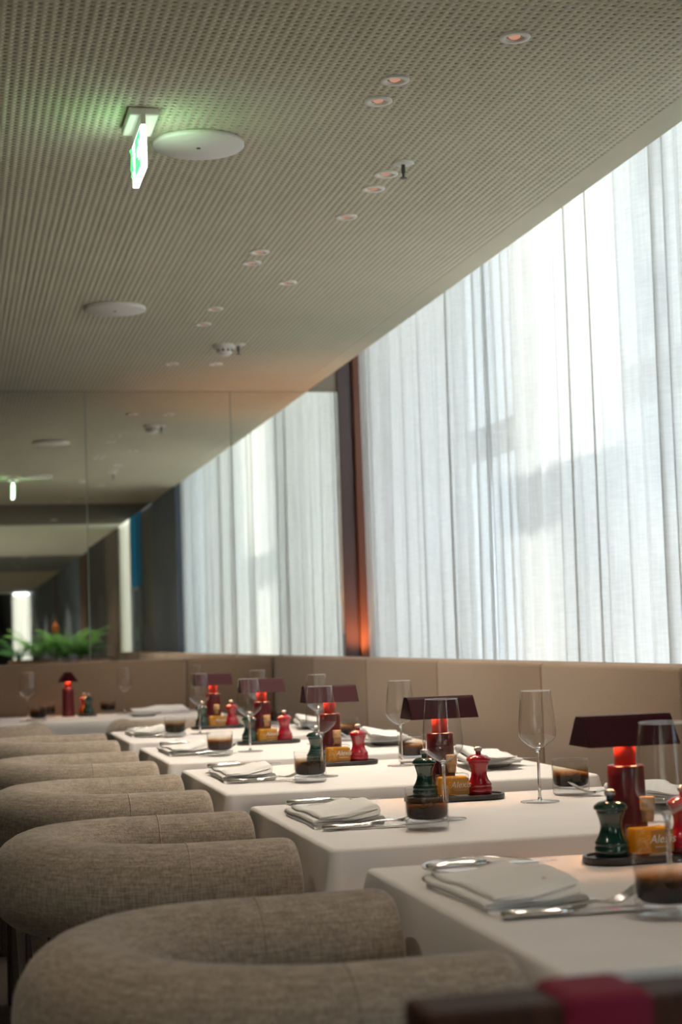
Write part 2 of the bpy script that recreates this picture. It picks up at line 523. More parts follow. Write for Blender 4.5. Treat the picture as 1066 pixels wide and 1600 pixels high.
struct('copper_reveal', MB().box(2.222, 2.50, MIR - 0.03, MIR - 0.004, 0.3, 3.38, 0.006), M['copper'], wall_end)

# left wall, far end and the window side behind the camera (seen in the mirror)
wl = MB().box(-4.1, -4.0, -27, 9.2, 0, 0.35).box(-4.1, -4.0, -27, 9.2, 2.40, 3.0)
FILL_WINDOWS = [(-8.4, -6.0), (-5.4, -3.0)]  # unseen side windows, added to let fill daylight into the room
ye = [-27] + [v for a in FILL_WINDOWS for v in a] + [9.2]
for k in range(0, len(ye), 2): wl.box(-4.1, -4.0, ye[k], ye[k + 1], 0.35, 2.40)
struct('wall_left', wl, M['wall'])
wf = struct('wall_far', MB().box(-4.1, 1.50, -26.7, -26.5, 0, CEIL), M['black'])
struct('wall_panel', MB().box(1.96, 3.2, -26.7, -26.5, 0, CEIL), M['black'], wf)
def side_wall(name, y0, y1, mat, x0=EDGE, x1=EDGE + 0.35, z0=0, z1=2.95):
    return struct(name, MB().box(x0, x1, y0, y1, z0, z1), mat)
side_wall('wall_right_1', 1.67, 3.42, M['slate'], x1=EDGE + 0.05, z1=3.43)
side_wall('wall_right_2', 0.63, 1.67, M['pier'], EDGE + 0.01, 2.95, z1=3.43)
side_wall('wall_right_3', -0.48, 0.63, M['black'], z1=0.6)
side_wall('wall_right_4', -3.5, -1.9, M['bronze'], EDGE)
side_wall('wall_right_5', -7.2, -3.5, M['black'])
side_wall('wall_right_6', -8.7, -7.2, M['bronze'])
side_wall('wall_right_7', -14.5, -8.7, M['bluegrey'])
side_wall('wall_right_8', -15.6, -14.5, M['bronze'])
side_wall('wall_right_9', -23.0, -15.6, M['bluegrey'])
side_wall('wall_right_10', -26.5, -23.0, M['black'])

# main window behind the curtain
WX = 2.72
wr = struct('wall_right', MB().box(WX - 0.05, WX + 0.15, 1.67, 9.2, 0, 0.62).box(WX - 0.05, WX + 0.15, 1.67, 9.2, 3.34, 3.43)
            .box(WX - 0.05, WX + 0.15, 8.98, 9.2, 0.62, 3.34), M['wall'])
struct('sill_board', MB().box(1.87, WX - 0.05, 3.43, MIR, 0.84, 0.88), M['wall'], wr)
win = struct('window_1', MB().box(WX - 0.03, WX + 0.05, 1.67, 8.98, 0.62, 0.68).box(WX - 0.03, WX + 0.05, 1.67, 8.98, 3.28, 3.34), M['frame'])
mull = [1.72, 3.75, 6.74]
for y in mull:
    struct('mullion', MB().box(WX - 0.34 if y == 6.74 else WX - 0.05, WX + 0.06, y - 0.05, y + 0.05, 0.68, 3.28, 0.004), M['frame'], win)
ys = mull + [8.98]
for a, b in zip(ys[:-1], ys[1:]):
    struct('transom', MB().box(WX - 0.05, WX + 0.06, a + 0.05, b - 0.05, 2.02, 2.16, 0.004), M['frame'], win)
    for z0, z1 in ((0.68, 2.02), (2.16, 3.28)):
        struct('pane', MB().box(WX, WX + 0.006, a + 0.05, b - 0.05, z0, z1), M['pane'], win)

# rear window bays (blue glazing and two daylit curtains, seen only in the mirror)
w2 = struct('window_2', MB().box(EDGE, EDGE + 0.06, -0.48, -0.42, 0.6, 2.95).box(EDGE, EDGE + 0.06, 0.57, 0.63, 0.6, 2.95)
            .box(EDGE - 0.005, EDGE + 0.06, 0.22, 0.28, 0.6, 2.95), M['pier'])
struct('teal_blind', MB().box(EDGE + 0.008, EDGE + 0.012, -0.42, 0.57, 1.72, 2.95), M['blind'], w2)
struct('pane', MB().box(EDGE + 0.02, EDGE + 0.026, -0.42, 0.57, 0.6, 2.95), M['pane'], w2)
w3 = struct('window_3', MB().box(EDGE + 0.25, EDGE + 0.31, -1.9, -1.82, 0.2, 2.95).box(EDGE + 0.25, EDGE + 0.31, -0.56, -0.48, 0.2, 2.95), M['frame'])
w4 = struct('window_4', MB().box(1.50, 1.54, -26.62, -26.56, 0.2, CEIL).box(1.92, 1.96, -26.62, -26.56, 0.2, CEIL), M['frame'])

# outside: ground, neighbouring buildings, two of them added to leave one shaft of sun
struct('ground_outside', MB().box(3.2, 60, -40, 40, -0.6, -0.5), M['ground'])
def slab_building(name, label, x0, x1, y0, y1, z1, mat, floors=4):
    t = thing(name, label, 'building', ((x0 + x1) / 2, (y0 + y1) / 2, -0.5))
    cx, cy = (x0 + x1) / 2, (y0 + y1) / 2
    put('wall', MB().box(x0 - cx, x1 - cx, y0 - cy, y1 - cy, 0, z1 + 0.5).mesh('wall', mat), t)
    n = max(1, int((y1 - y0) / 2.2))
    wm = MB().box(-0.03, 0.02, -0.55, 0.55, 0, 1.4).mesh('window', M['navy'])
    for f in range(floors):
        for k in range(n):
            put('window', wm, t, (x0 - cx, y0 - cy + (k + 0.5) * (y1 - y0) / n, 1.4 + f * 2.6))
    return t

# curtains -----------------------------------------------------------
def curtain_mesh(name, y0, y1, z0, z1, mat, amp=0.026, seed=3, lam=(0.06, 0.20), rows=9, over=0.021):
    rnd = random.Random(seed)
    st = [];  y = y0
    while y < y1:
        l = rnd.uniform(*lam); st.append((y, min(l, max(y1 - y, 0.03)), rnd.uniform(0.30, 1.2), rnd.uniform(0.0, 1.15), rnd.uniform(-1, 1))); y += l
    pts = []
    for (ys_, l, a, ov, dr) in st:
        for k in range(18):
            pts.append((ys_, l, a, ov, dr, k / 18.0))
    V = []; F = []; n = len(pts)
    for i in range(rows):
        h = i / (rows - 1); z = z1 + (z0 - z1) * h
        for (ys_, l, a, ov, dr, t) in pts:
            ph = 2 * PI * t
            x = amp * a * math.sin(ph) * (0.8 + 0.35 * h) + 0.006 * math.sin(ys_ * 5 + 3 * h)
            yy = ys_ + l * t + over * ov * math.sin(2 * ph + 0.5) * (0.75 + 0.4 * h) + dr * 0.010 * h
            V.append((x, yy, z))
    for i in range(rows - 1):
        for k in range(n - 1):
            F.append((i * n + k, i * n + k + 1, (i + 1) * n + k + 1, (i + 1) * n + k))
    return MB().add(V, F, True).mesh(name, mat, fix=False)
def curtain(label, x, y0, y1, z0, z1, mat, seed, **kw):
    t = thing('sheer_curtain', label, 'curtain', (x, (y0 + y1) / 2, z0), group=None)
    yc = (y0 + y1) / 2
    put('drape', curtain_mesh('drape', y0 - yc, y1 - yc, 0, z1 - z0, mat, seed=seed, **kw), t)
    put('track', MB().box(-0.015, 0.015, y0 - yc, y1 - yc, z1 - z0, z1 - z0 + 0.02).mesh('track', M['white']), t)
    return t
curtain('wide sheer white linen curtain on the right half of the window', CURT, 1.69, 6.70, 0.60, 3.32, M['curtain'], 3)
curtain('sheer white linen curtain next to the copper-brown panel by the mirror', CURT - 0.012, 6.715, 8.86, 0.60, 3.32, M['curtain'], 11)
for k, (a, b) in enumerate(FILL_WINDOWS):
    wn = struct('window_%d' % (5 + k), MB().box(-4.08, -4.03, a, a + 0.05, 0.35, 2.40).box(-4.08, -4.03, b - 0.05, b, 0.35, 2.40).box(-4.08, -4.03, (a + b) / 2 - 0.025, (a + b) / 2 + 0.025, 0.35, 2.40), M['frame'])  # frames of the added fill windows
    curtain('cream sheer curtain at added fill-light window %s on the aisle wall' % ('one', 'two', 'three', 'four', 'five')[k], -3.93, a - 0.05, b + 0.05, 0.30, 2.44, M['curtain2'], 40 + k)
curtain('cream curtain in the rear window bay, seen in the mirror', EDGE + 0.03, -1.9, -0.50, 0.25, 2.92, M['curtain2'], 5, amp=0.012, over=0.008)
tc_ = curtain('pale curtain at the far end of the room, seen in the mirror', 1.45, -0.24, 0.24, 0.25, 2.42, M['curtain2'], 6)
tc_.location = (1.72, -26.4, 0.25); tc_.rotation_euler = (0, 0, PI / 2)

# ------------------------------------------------------------------ banquettes
BT = EYE - 0.104
def pad(x0, x1, y0, y1, z0, z1, r=0.03, e=0.028): return MB().rbox(x0, x1, y0, y1, z0, z1, r, e, 4, 4)
bq = thing('banquette', 'long tan upholstered banquette under the sheer curtains, along the window', 'banquette', (1.60, 5, 0))
cuts = [0.62, 1.55, 2.62, 3.72, 4.70, 5.79, 6.85, 7.92, 9.03]
for a, b in zip(cuts[:-1], cuts[1:]):
    put('back_panel', pad(0.10, 0.255, a - 5 + 0.0015, b - 5 - 0.0015, 0.30, BT, 0.012, 0.018).mesh('back_panel', M['banq']), bq)
for a, b in zip(cuts[:-2], cuts[1:-1]):
    put('seat_cushion', pad(-0.22, 0.098, a - 5 + 0.002, b - 5 - 0.002, 0.30, 0.46).mesh('seat_cushion', M['banq']), bq)
put('plinth', MB().box(-0.17, 0.24, 0.64 - 5, 9.02 - 5, 0.0, 0.30).mesh('plinth', M['wood']), bq)
be = thing('banquette', 'tan upholstered banquette along the mirror wall behind the end table', 'banquette', (0, 8.95, 0))
ecuts = [-2.6, -1.35, -0.06, 1.22, 1.695]
for a, b in zip(ecuts[:-1], ecuts[1:]):
    put('back_panel', pad(a + 0.0015, b - 0.0015, -0.045, 0.105, 0.30, BT + 0.003, 0.012, 0.018).mesh('back_panel', M['banq']), be)
for a, b in zip(ecuts[:-2], ecuts[1:-1]):
    put('seat_cushion', pad(a + 0.002, b - 0.002, -0.37, -0.048, 0.30, 0.46).mesh('seat_cushion', M['banq']), be)
put('plinth', MB().box(-2.58, 1.35, -0.33, 0.10, 0.0, 0.30).mesh('plinth', M['wood']), be)

# ------------------------------------------------------------------ chairs
def chair_meshes():
    R_, r0, za = 0.25, 0.083, 0.763 - 0.083
    L = 0.203
    path = []; rad = []
    def addp(x, y, r): path.append((x, y, za)); rad.append(r)
    ends = [(0.0, 0.50), (0.0015, 0.76), (0.006, 0.90), (0.013, 0.97), (0.024, 1.0)]
    for d, k in ends: addp(L - d, -R_, r0 * k)
    for k in range(1, 5): addp(L - 0.024 - (L - 0.024) * k / 5, -R_, r0)
    for k in range(29):
        a = -PI / 2 - PI * k / 28
        addp(R_ * math.cos(a), R_ * math.sin(a), r0 * (1 + 0.07 * math.sin(PI * k / 28)))
    for k in range(4, 0, -1): addp(L - 0.024 - (L - 0.024) * k / 5, R_, r0)
    for d, k in reversed(ends): addp(L - d, R_, r0 * k)
    roll = MB().tube(path, rad, 28).mesh('backrest_roll', M['chair'])
    # seams where the arm covers meet the back cover
    ring = lambda s: MB().tube([(0.005, s * R_ + r0 * 1.003 * math.cos(a), za + r0 * 1.003 * math.sin(a)) for a in
                               [2 * PI * k / 32 for k in range(33)]], 0.0014, 6, cap=False, up=(1, 0, 0)).mesh('seam', M['chair'])
    seat = MB().rbox(-0.24, 0.24, -0.235, 0.235, 0.33, 0.46, 0.20, 0.035, 10, 4).mesh('seat', M['chair'])
    shell = []
    V = []; F = []
    N = 24
    for k in range(N + 1):
        a = PI / 2 + PI * k / N
        for (rr, z) in ((0.215, 0.42), (0.235, 0.62), (0.262, 0.62), (0.245, 0.30), (0.225, 0.30)):
            V.append((rr * math.cos(a), rr * math.sin(a), z))
    for k in range(N):
        for j in range(5):
            F.append((k * 5 + j, k * 5 + (j + 1) % 5, (k + 1) * 5 + (j + 1) % 5, (k + 1) * 5 + j))
    F.append(tuple(range(5))); F.append(tuple(reversed(range(N * 5, N * 5 + 5))))
    shell = MB().add(V, F, True).mesh('back_shell', M['chair'])
    leg = MB().box(-0.017, 0.017, -0.017, 0.017, 0, 0.335, 0.004).mesh('leg', M['wood'])
    post = MB().box(-0.020, 0.020, -0.028, 0.028, 0.0, 0.62, 0.005).mesh('rear_post', M['wood'])
    stud = MB().box(-0.003, 0.003, -0.002, 0.002, 0.02, 0.6).mesh('metal_inlay', M['steel'])
    return roll, [ring(-1), ring(1)], seat, shell, leg, post, stud
CH = chair_meshes()
def chair(label, x, y, rz=0.0):
    t = thing('tub_chair', label, 'chair', (x, y, 0), rz, 'beige tub chairs along the tables')
    rl = put('backrest_roll', CH[0], t)
    for s in CH[1]: put('seam', s, rl)
    put('seat', CH[2], t); put('back_shell', CH[3], t)
    for px, py in ((0.17, -0.17), (0.17, 0.17)): put('leg', CH[4], t, (px, py, 0))
    for py in (-0.15, 0.15):
        p = put('rear_post', CH[5], t, (-0.215, py, 0))
        put('metal_inlay', CH[6], p, (0.0235, -0.027, 0))
    return t
ORD = ['nearest table', 'second table from the camera', 'third table from the camera',
       'fourth table from the camera', 'fifth table from the camera']
for i, (cy, dx, rz) in enumerate(((2.045, 0.0, 0.02), (3.205, -0.005, -0.015), (4.235, -0.006, 0.0), (5.265, -0.010, 0.01), (6.425, -0.010, 0.0))):
    chair('beige linen tub chair with rolled back at the ' + ORD[i], 0.40 + dx, cy, rz)
chair('beige linen tub chair at the left of the end table by the mirror', 0.12, 7.70, PI / 2)
chair('beige linen tub chair at the right of the end table by the mirror', 1.02, 7.68, PI / 2)

# ------------------------------------------------------------------ tables and cloths
TT = 0.75
def cloth_mesh(w, d, drop, seed):
    rnd = random.Random(seed)
    r = 0.016; per = []
    def line(ax, ay, bx, by, n):
        for k in range(n): per.append((ax + (bx - ax) * k / n, ay + (by - ay) * k / n, None))
    hw, hd = w / 2, d / 2
    cs = [(hw, -hd), (hw, hd), (-hw, hd), (-hw, -hd)]
    pts = []; nrm = []; cd = []
    side_n = [(1, 0), (0, 1), (-1, 0), (0, -1)]
    for k in range(4):
        a = cs[k]; b = cs[(k + 1) % 4]; nx, ny = side_n[k]
        tx, ty = (b[0] - a[0]), (b[1] - a[1]); ln = math.hypot(tx, ty); tx /= ln; ty /= ln
        m = 44
        for j in range(m + 1):
            s_ = r + (ln - 2 * r) * (0.5 - 0.5 * math.cos(PI * j / m))
            pts.append((a[0] + tx * s_, a[1] + ty * s_)); nrm.append((nx, ny)); cd.append(min(s_, ln - s_))
        nx2, ny2 = side_n[(k + 1) % 4]
        for j in range(1, 6):
            an = PI / 2 * j / 6
            ux, uy = nx * math.cos(an) + nx2 * math.sin(an), ny * math.cos(an) + ny2 * math.sin(an)
            cx, cy = b[0] - r * (nx + nx2), b[1] - r * (ny + ny2)
            pts.append((cx + r * ux, cy + r * uy)); nrm.append((ux, uy)); cd.append(0.0)
    n = len(pts)
    ph = [rnd.uniform(0, 6.28) for _ in range(4)]
    rings = [(0.010, 0.0, 0), (0.004, -0.0012, 0), (0.0, -0.006, 0)]
    rows = 9
    for i in range(1, rows + 1): rings.append((0.0, -0.006 - drop * i / rows, i / rows))
    V = []; F = []
    for (ins, dz, h) in rings:
        for i in range(n):
            x, y = pts[i]; nx, ny = nrm[i]; c = cd[i]
            s_ = i / n * 2 * PI
            off = -ins
            if h > 0:
                wave = 0.006 * math.sin(9 * s_ + ph[0]) + 0.004 * math.sin(17 * s_ + ph[1])
                off += h ** 1.1 * (0.012 + wave)
                off += 0.055 * h * math.exp(-(c / 0.030) ** 2) - 0.020 * h * math.exp(-((c - 0.085) / 0.035) ** 2)
            V.append((x + nx * off, y + ny * off, dz))
    for i in range(len(rings) - 1):
        for k in range(n):
            F.append((i * n + k, (i + 1) * n + k, (i + 1) * n + (k + 1) % n, i * n + (k + 1) % n))
    mb = MB().add(V, F, True)
    mb.f.append(tuple(range(n))); mb.sm.append(False)
    me = mb.mesh('tablecloth', M['cloth'])
    return me
def table(label, cloth_label, cx, cy, w, d, seed, drop=0.265):
    t = thing('restaurant_table', label, 'table', (cx, cy, 0), 0, 'tables laid for dinner')
    put('tabletop', MB().box(-w / 2 + 0.006, w / 2 - 0.006, -d / 2 + 0.006, d / 2 - 0.006, TT - 0.035, TT - 0.004, 0.008).mesh('tabletop', M['wood']), t)
    put('pedestal', MB().lathe([(0.035, 0.02), (0.035, TT - 0.036)], 20).mesh('pedestal', M['steel']), t)
    put('foot_plate', MB().lathe([(0.14, 0.0), (0.14, 0.012), (0.04, 0.022)], 28).mesh('foot_plate', M['steel']), t)
    put('tablecloth', cloth_mesh(w, d, drop, seed), None, (cx, cy, TT), 0, cloth_label, 'tablecloth', 'white tablecloths')
LEFT = 0.632
BACK = [2.60, 3.66, 4.78, 5.87, 7.00]
DEP = [0.88, 0.82, 0.82, 0.82, 0.82]
for i in range(5):
    table('pedestal table hidden under the white cloth, the ' + ORD[i], 'white tablecloth draped over the ' + ORD[i],
          LEFT + 0.475, BACK[i] - DEP[i] / 2, 0.95, DEP[i], 20 + i)
E6 = (0.575, 8.47)
table('wide pedestal table under a white cloth in front of the mirror wall', 'white tablecloth draped over the wide end table by the mirror',
      E6[0], E6[1], 1.50, 0.76, 31)

# ------------------------------------------------------------------ tableware
def loft_x(st, n=12):
    """stations (x, half width, half thickness, z centre) along x"""
    V = []; F = []
    for (x, w, h, z) in st:
        for k in range(n):
            a = 2 * PI * k / n
            V.append((x, w * math.cos(a), z + h * math.sin(a)))
    for i in range(len(st) - 1):
        for k in range(n):
            F.append((i * n + k, i * n + (k + 1) % n, (i + 1) * n + (k + 1) % n, (i + 1) * n + k))
    mb = MB().add(V, F, True)
    mb.f.append(tuple(reversed(range(n)))); mb.sm.append(True)
    mb.f.append(tuple((len(st) - 1) * n + k for k in range(n))); mb.sm.append(True)
    return mb
KN_H = loft_x([(0, .003, .003, .006), (.002, .007, .0048, .006), (.008, .0092, .0056, .006), (.04, .0085, .0054, .006), (.075, .0072, .005, .006),
               (.083, .0085, .0062, .0064), (.088, .0060, .0048, .006), (.092, .0080, .006, .0062), (.097, .0055, .004, .006)]).mesh('handle', M['silver'])
KN_B = loft_x([(.096, .0055, .003, .006), (.105, .0085, .0014, .005), (.150, .0100, .0012, .004), (.190, .0085, .0010, .003), (.208, .003, .0007, .0025)]).mesh('blade', M['silver'])
FK_H = loft_x([(0, .003, .0025, .004), (.003, .0095, .003, .004), (.012, .0105, .0030, .004), (.05, .0060, .0028, .0045), (.095, .0035, .0026, .009), (.120, .0036, .0024, .0105),
               (.130, .0100, .0018, .009), (.143, .0125, .0014, .0075)]).mesh('handle', M['silver'])
FK_T = MB()
for k in range(4):
    y = -.0102 + .0068 * k
    FK_T.tube([(.140, y * .92, .0078), (.152, y, .0090), (.170, y, .0160), (.186, y, .0260), (.196, y, .0330)], [.0022, .0021, .0019, .0016, .0008], 6)
FK_T = FK_T.mesh('tines', M['silver'])
def knife(label, loc, rz):
    t = thing('table_knife', label, 'knife', loc, rz, 'silver cutlery'); put('handle', KN_H, t); put('blade', KN_B, t)
def fork(label, loc, rz):
    t = thing('table_fork', label, 'fork', loc, rz, 'silver cutlery'); put('handle', FK_H, t); put('tines', FK_T, t)
PLATE = MB().lathe([(0.0, .006), (.050, .006), (.058, .009), (.086, .0155), (.0885, .0165), (.0880, .0145), (.060, .0060), (.052, .0), (.048, .0), (.046, .002), (0, .002)], 48).mesh('bread_plate', M['china'])
PLATE_RIM = MB().lathe([(.0868, .0163), (.0880, .0172), (.0890, .0165), (.0882, .0158)], 48, cap0=False, cap1=False).mesh('rim_line', M['silver'])
def plate(label, loc):
    o = put('bread_plate', PLATE, None, loc, 0, label, 'plate', 'bread plates'); put('rim_line', PLATE_RIM, o)
def napkin_mesh(seed, w=0.135, l=0.27):
    rnd = random.Random(seed)
    th = 0.0068
    # folded ribbon section in x-z, layers stacked with round turns, extruded along y
    line = []
    z = th * 0.55
    xs0, xs1 = 0.0, w
    lay = 4
    for k in range(lay):
        sag = 0.003 * k
        a, b = (xs0 + 0.004 * k + rnd.uniform(-.003, .003), xs1 - 0.004 - 0.003 * k)
        seg = [(a + (b - a) * t / 8, z + 0.0012 * math.sin(PI * t / 8) * k) for t in range(9)]
        if k % 2: seg.reverse()
        line += seg
        if k < lay - 1:
            xt = b if k % 2 == 0 else a
            sgn = 1 if k % 2 == 0 else -1
            for j in range(1, 5):
                an = -PI / 2 + PI * j / 5
                line.append((xt + sgn * th * 0.62 * math.cos(an), z + th * 0.62 + th * 0.62 * math.sin(an)))
        z += th * 1.24
    n = len(line); rows = 12
    V = []; F = []
    top = []; bot = []
    for i, (x, zz) in enumerate(line):
        p, q = line[max(i - 1, 0)], line[min(i + 1, n - 1)]
        tx, tz = q[0] - p[0], q[1] - p[1]; ln = math.hypot(tx, tz) or 1
        nx, nz = -tz / ln, tx / ln
        top.append((x + nx * th * .46, zz + nz * th * .46)); bot.append((x - nx * th * .46, zz - nz * th * .46))
    prof = top + bot[::-1]; m = len(prof)
    for r_ in range(rows + 1):
        t = r_ / rows; y = l * t
        for (x, zz) in prof:
            puff = 0.62 + 0.52 * (max(x, 0) / w) ** 1.5 + 0.25 * math.sin(PI * t * 1.3 + 0.4) * (x / w) - 0.16 * math.sin(PI * max(x, 0) / w) + 0.06 * math.sin(13 * t + x * 60)
            V.append((x + 0.010 * t + 0.004 * math.sin(5 * t), y + 0.010 * math.sin(x * 22 + zz * 130) + 0.5 * zz, max(zz * puff, 0.0005)))
    for r_ in range(rows):
        for k in range(m):
            F.append((r_ * m + k, r_ * m + (k + 1) % m, (r_ + 1) * m + (k + 1) % m, (r_ + 1) * m + k))
    mb = MB().add(V, F, True)
    mb.f.append(tuple(reversed(range(m)))); mb.sm.append(False)
    mb.f.append(tuple(rows * m + k for k in range(m))); mb.sm.append(False)
    return mb.mesh('folded_napkin', M['napkin'])
NAPS = [napkin_mesh(k) for k in range(3)]
def stitch_mesh():
    mb = MB(); x = 0
    for k in range(7):
        mb.tube([(0.003 * k, 0.0, 0.0), (0.003 * k + 0.0012, 0.004, 0.0004), (0.003 * k + 0.0025, 0.001, 0.0)], 0.0007, 5)
    return mb.mesh('stitching', M['stitch'])
STITCH = stitch_mesh()
def napkin(label, loc, rz, k, stitched=False):
    o = put('folded_napkin', NAPS[k % 3], None, loc, rz, label, 'napkin', 'folded white napkins')
    if stitched: put('stitching', STITCH, o, (0.098, 0.055, 0.0345))

WB = MB().lathe([(.0035, .111), (.008, .1125), (.020, .119), (.033, .130), (.0395, .139), (.0408, .147), (.0402, .160), (.0370, .195), (.0325, .2335), (.0322, .236)], 40, cap0=False, cap1=False).mesh('bowl', M['wine'])
WRIM = MB().tube([(.0322 * math.cos(2 * PI * k / 40), .0322 * math.sin(2 * PI * k / 40), .236) for k in range(41)], .0006, 6, cap=False).mesh('rim', M['crystal'])
WS = MB().lathe([(.0, .0035), (.0050, .0042), (.0036, .012), (.0032, .030), (.0032, .085), (.0038, .104), (.0058, .1105), (.0088, .1126), (.0050, .1150), (.0, .1165)], 16, cap0=False, cap1=False).mesh('stem', M['crystal'])
WF = MB().lathe([(.0, .0), (.0410, .0), (.0422, .0008), (.0410, .0018), (.020, .0028), (.006, .0045), (.0, .005)], 40, cap0=False, cap1=False).mesh('foot', M['wine'])
def wine_glass(label, loc):
    t = thing('wine_glass', label, 'wine glass', loc, 0, 'stemmed wine glasses')
    b = put('bowl', WB, t); put('rim', WRIM, b); put('stem', WS, t); put('foot', WF, t)
TB_O = MB().lathe([(.0408, .014), (.0412, .045), (.0415, .0760), (.0409, .0772), (.0402, .0762)], 40, cap0=False, cap1=False).mesh('wall', M['clear'])
TB_B = MB().lathe([(.0, .0005), (.036, .0005), (.0402, .003), (.0408, .014), (.0395, .0150), (.030, .0125), (.0, .0115)], 40, cap0=False, cap1=False).mesh('base', M['base'])
TB_I = MB().lathe([(.0, .0175), (.022, .0180), (.032, .0195), (.0378, .0240), (.0392, .032), (.0396, .060), (.0398, .066)], 40, cap0=False, cap1=False).mesh('smoked_core', M['smoke'])
TB_D = MB().tube([(-.025, -.004, .042), (-.018, -.010, .040), (-.008, -.012, .043), (.004, -.010, .049)], [.0008, .0014, .0014, .0006], 6).mesh('swirl', M['tray'])
def tumbler(label, loc, rz=0):
    t = thing('tumbler', label, 'tumbler', loc, rz, 'smoked amber tumblers')
    put('wall', TB_O, t); put('base', TB_B, t); c = put('smoked_core', TB_I, t); put('swirl', TB_D, c)

GR = [(.0255, 0), (.0275, .0015), (.0278, .016), (.0262, .0185), (.0268, .0205), (.0272, .0235), (.0245, .0275), (.0205, .034), (.0178, .042), (.0172, .049), (.0180, .056), (.0205, .0645),
      (.0225, .0690), (.0228, .0725), (.0222, .0735), (.0262, .0745), (.0268, .0770), (.0255, .0805), (.0190, .0860), (.0095, .0885), (.0, .0887)]
GB = {c: MB().lathe(GR, 36, cap1=False).mesh('body', M[c]) for c in ('green', 'red')}
GN = {c: MB().lathe([(.0062, .087), (.0058, .0945), (.0050, .0960)], 20).mesh('stem', M[c]) for c in ('green', 'red')}
GK = MB().lathe([(.0045, .0945), (.0078, .0960), (.0090, .0995), (.0082, .1030), (.0048, .1055), (.0, .1060)], 24).mesh('knob', M['steel'])
def grinder(c, label, loc):
    t = thing('pepper_mill', label, 'pepper mill', loc, random.uniform(0, 6), 'lacquered mills on the trays')
    put('body', GB[c], t); s = put('stem', GN[c], t); put('knob', GK, s)
def tray_mesh():
    L, W = 0.113, 0.046; n = 14
    def loop(d, z):
        r = W - d; o = []
        for k in range(n + 1):
            a = -PI / 2 + PI * k / n; o.append((L - W + r * math.cos(a), r * math.sin(a), z))
        for k in range(n + 1):
            a = PI / 2 + PI * k / n; o.append((-(L - W) + r * math.cos(a), r * math.sin(a), z))
        return o
    lv = [loop(.003, .0), loop(.0, .002), loop(.0, .010), loop(.0015, .0115), loop(.006, .0115), loop(.008, .008)]
    V = sum(lv, []); c = len(lv[0]); F = []
    for i in range(len(lv) - 1):
        for k in range(c): F.append((i * c + k, i * c + (k + 1) % c, (i + 1) * c + (k + 1) % c, (i + 1) * c + k))
    F.append(tuple(reversed(range(c)))); F.append(tuple((len(lv) - 1) * c + k for k in range(c)))
    return MB().add(V, F).mesh('condiment_tray', M['tray'])
TRAY = tray_mesh()
# oil bottle: squat square flask with cork
BO_G = MB().rbox(-.034, .034, -.020, .020, 0, .050, .007, .005, 4, 3).lathe([(.012, .0495), (.0105, .053), (.0105, .066), (.012, .068)], 24, cap0=False, cap1=False).mesh('flask', M['clear'])
BO_O = MB().rbox(-.0315, .0315, -.0175, .0175, .004, .043, .006, .004, 4, 3).mesh('oil', M['oil'])
BO_C = MB().lathe([(.0085, .052), (.0098, .069), (.0112, .0695), (.0118, .0715), (.0118, .0890), (.0108, .0905)], 24).mesh('cork', M['cork'])
BO_L = MB().box(-.007, .0315, -.0209, -.0203, .006, .040).mesh('label_panel', M['label'])
PT = MB()
for k in range(26):
    x = random.uniform(-.030, -.011); z = random.uniform(.008, .043); r = random.uniform(.0012, .0034)
    PT.tube([(x + r * math.cos(2 * PI * q / 12), -.0206, z + r * math.sin(2 * PI * q / 12)) for q in range(random.randint(7, 13))], .0003, 4, up=(0, 1, 0))
PT = PT.mesh('printed_pattern', M['print'])
def text_mesh(body, size):
    cu = bpy.data.curves.new('lettering', 'FONT'); cu.body = body; cu.size = size; cu.extrude = 0.0001; cu.shear = 0.25
    cu.align_x = 'CENTER'
    ob = bpy.data.objects.new('lettering', cu); COL.objects.link(ob)
    bpy.context.view_layer.update()
    me = bpy.data.meshes.new_from_object(ob.evaluated_get(bpy.context.evaluated_depsgraph_get()))
    bpy.data.objects.remove(ob)
    me.transform(Matrix.Rotation(PI / 2, 4, 'X'))
    me.materials.clear(); me.materials.append(M['ink'])
    return me
TXT = text_mesh('Alexis', 0.0185)
SUBL = MB()
for k in range(9): SUBL.box(-.013 + .003 * k, -.0112 + .003 * k, -.0002, .0002, 0, .0014)
SUBL = SUBL.mesh('small_print', M['ink'])
def bottle(label, loc, rz=0):
    t = thing('oil_bottle', label, 'bottle', loc, rz, 'corked oil bottles')
    f = put('flask', BO_G, t); put('oil', BO_O, t); put('cork', BO_C, t)
    l = put('label_panel', BO_L, t); put('lettering', TXT, l, (.0125, -.0212, .0205)); put('small_print', SUBL, l, (.0125, -.0212, .0135))
    put('printed_pattern', PT, f)
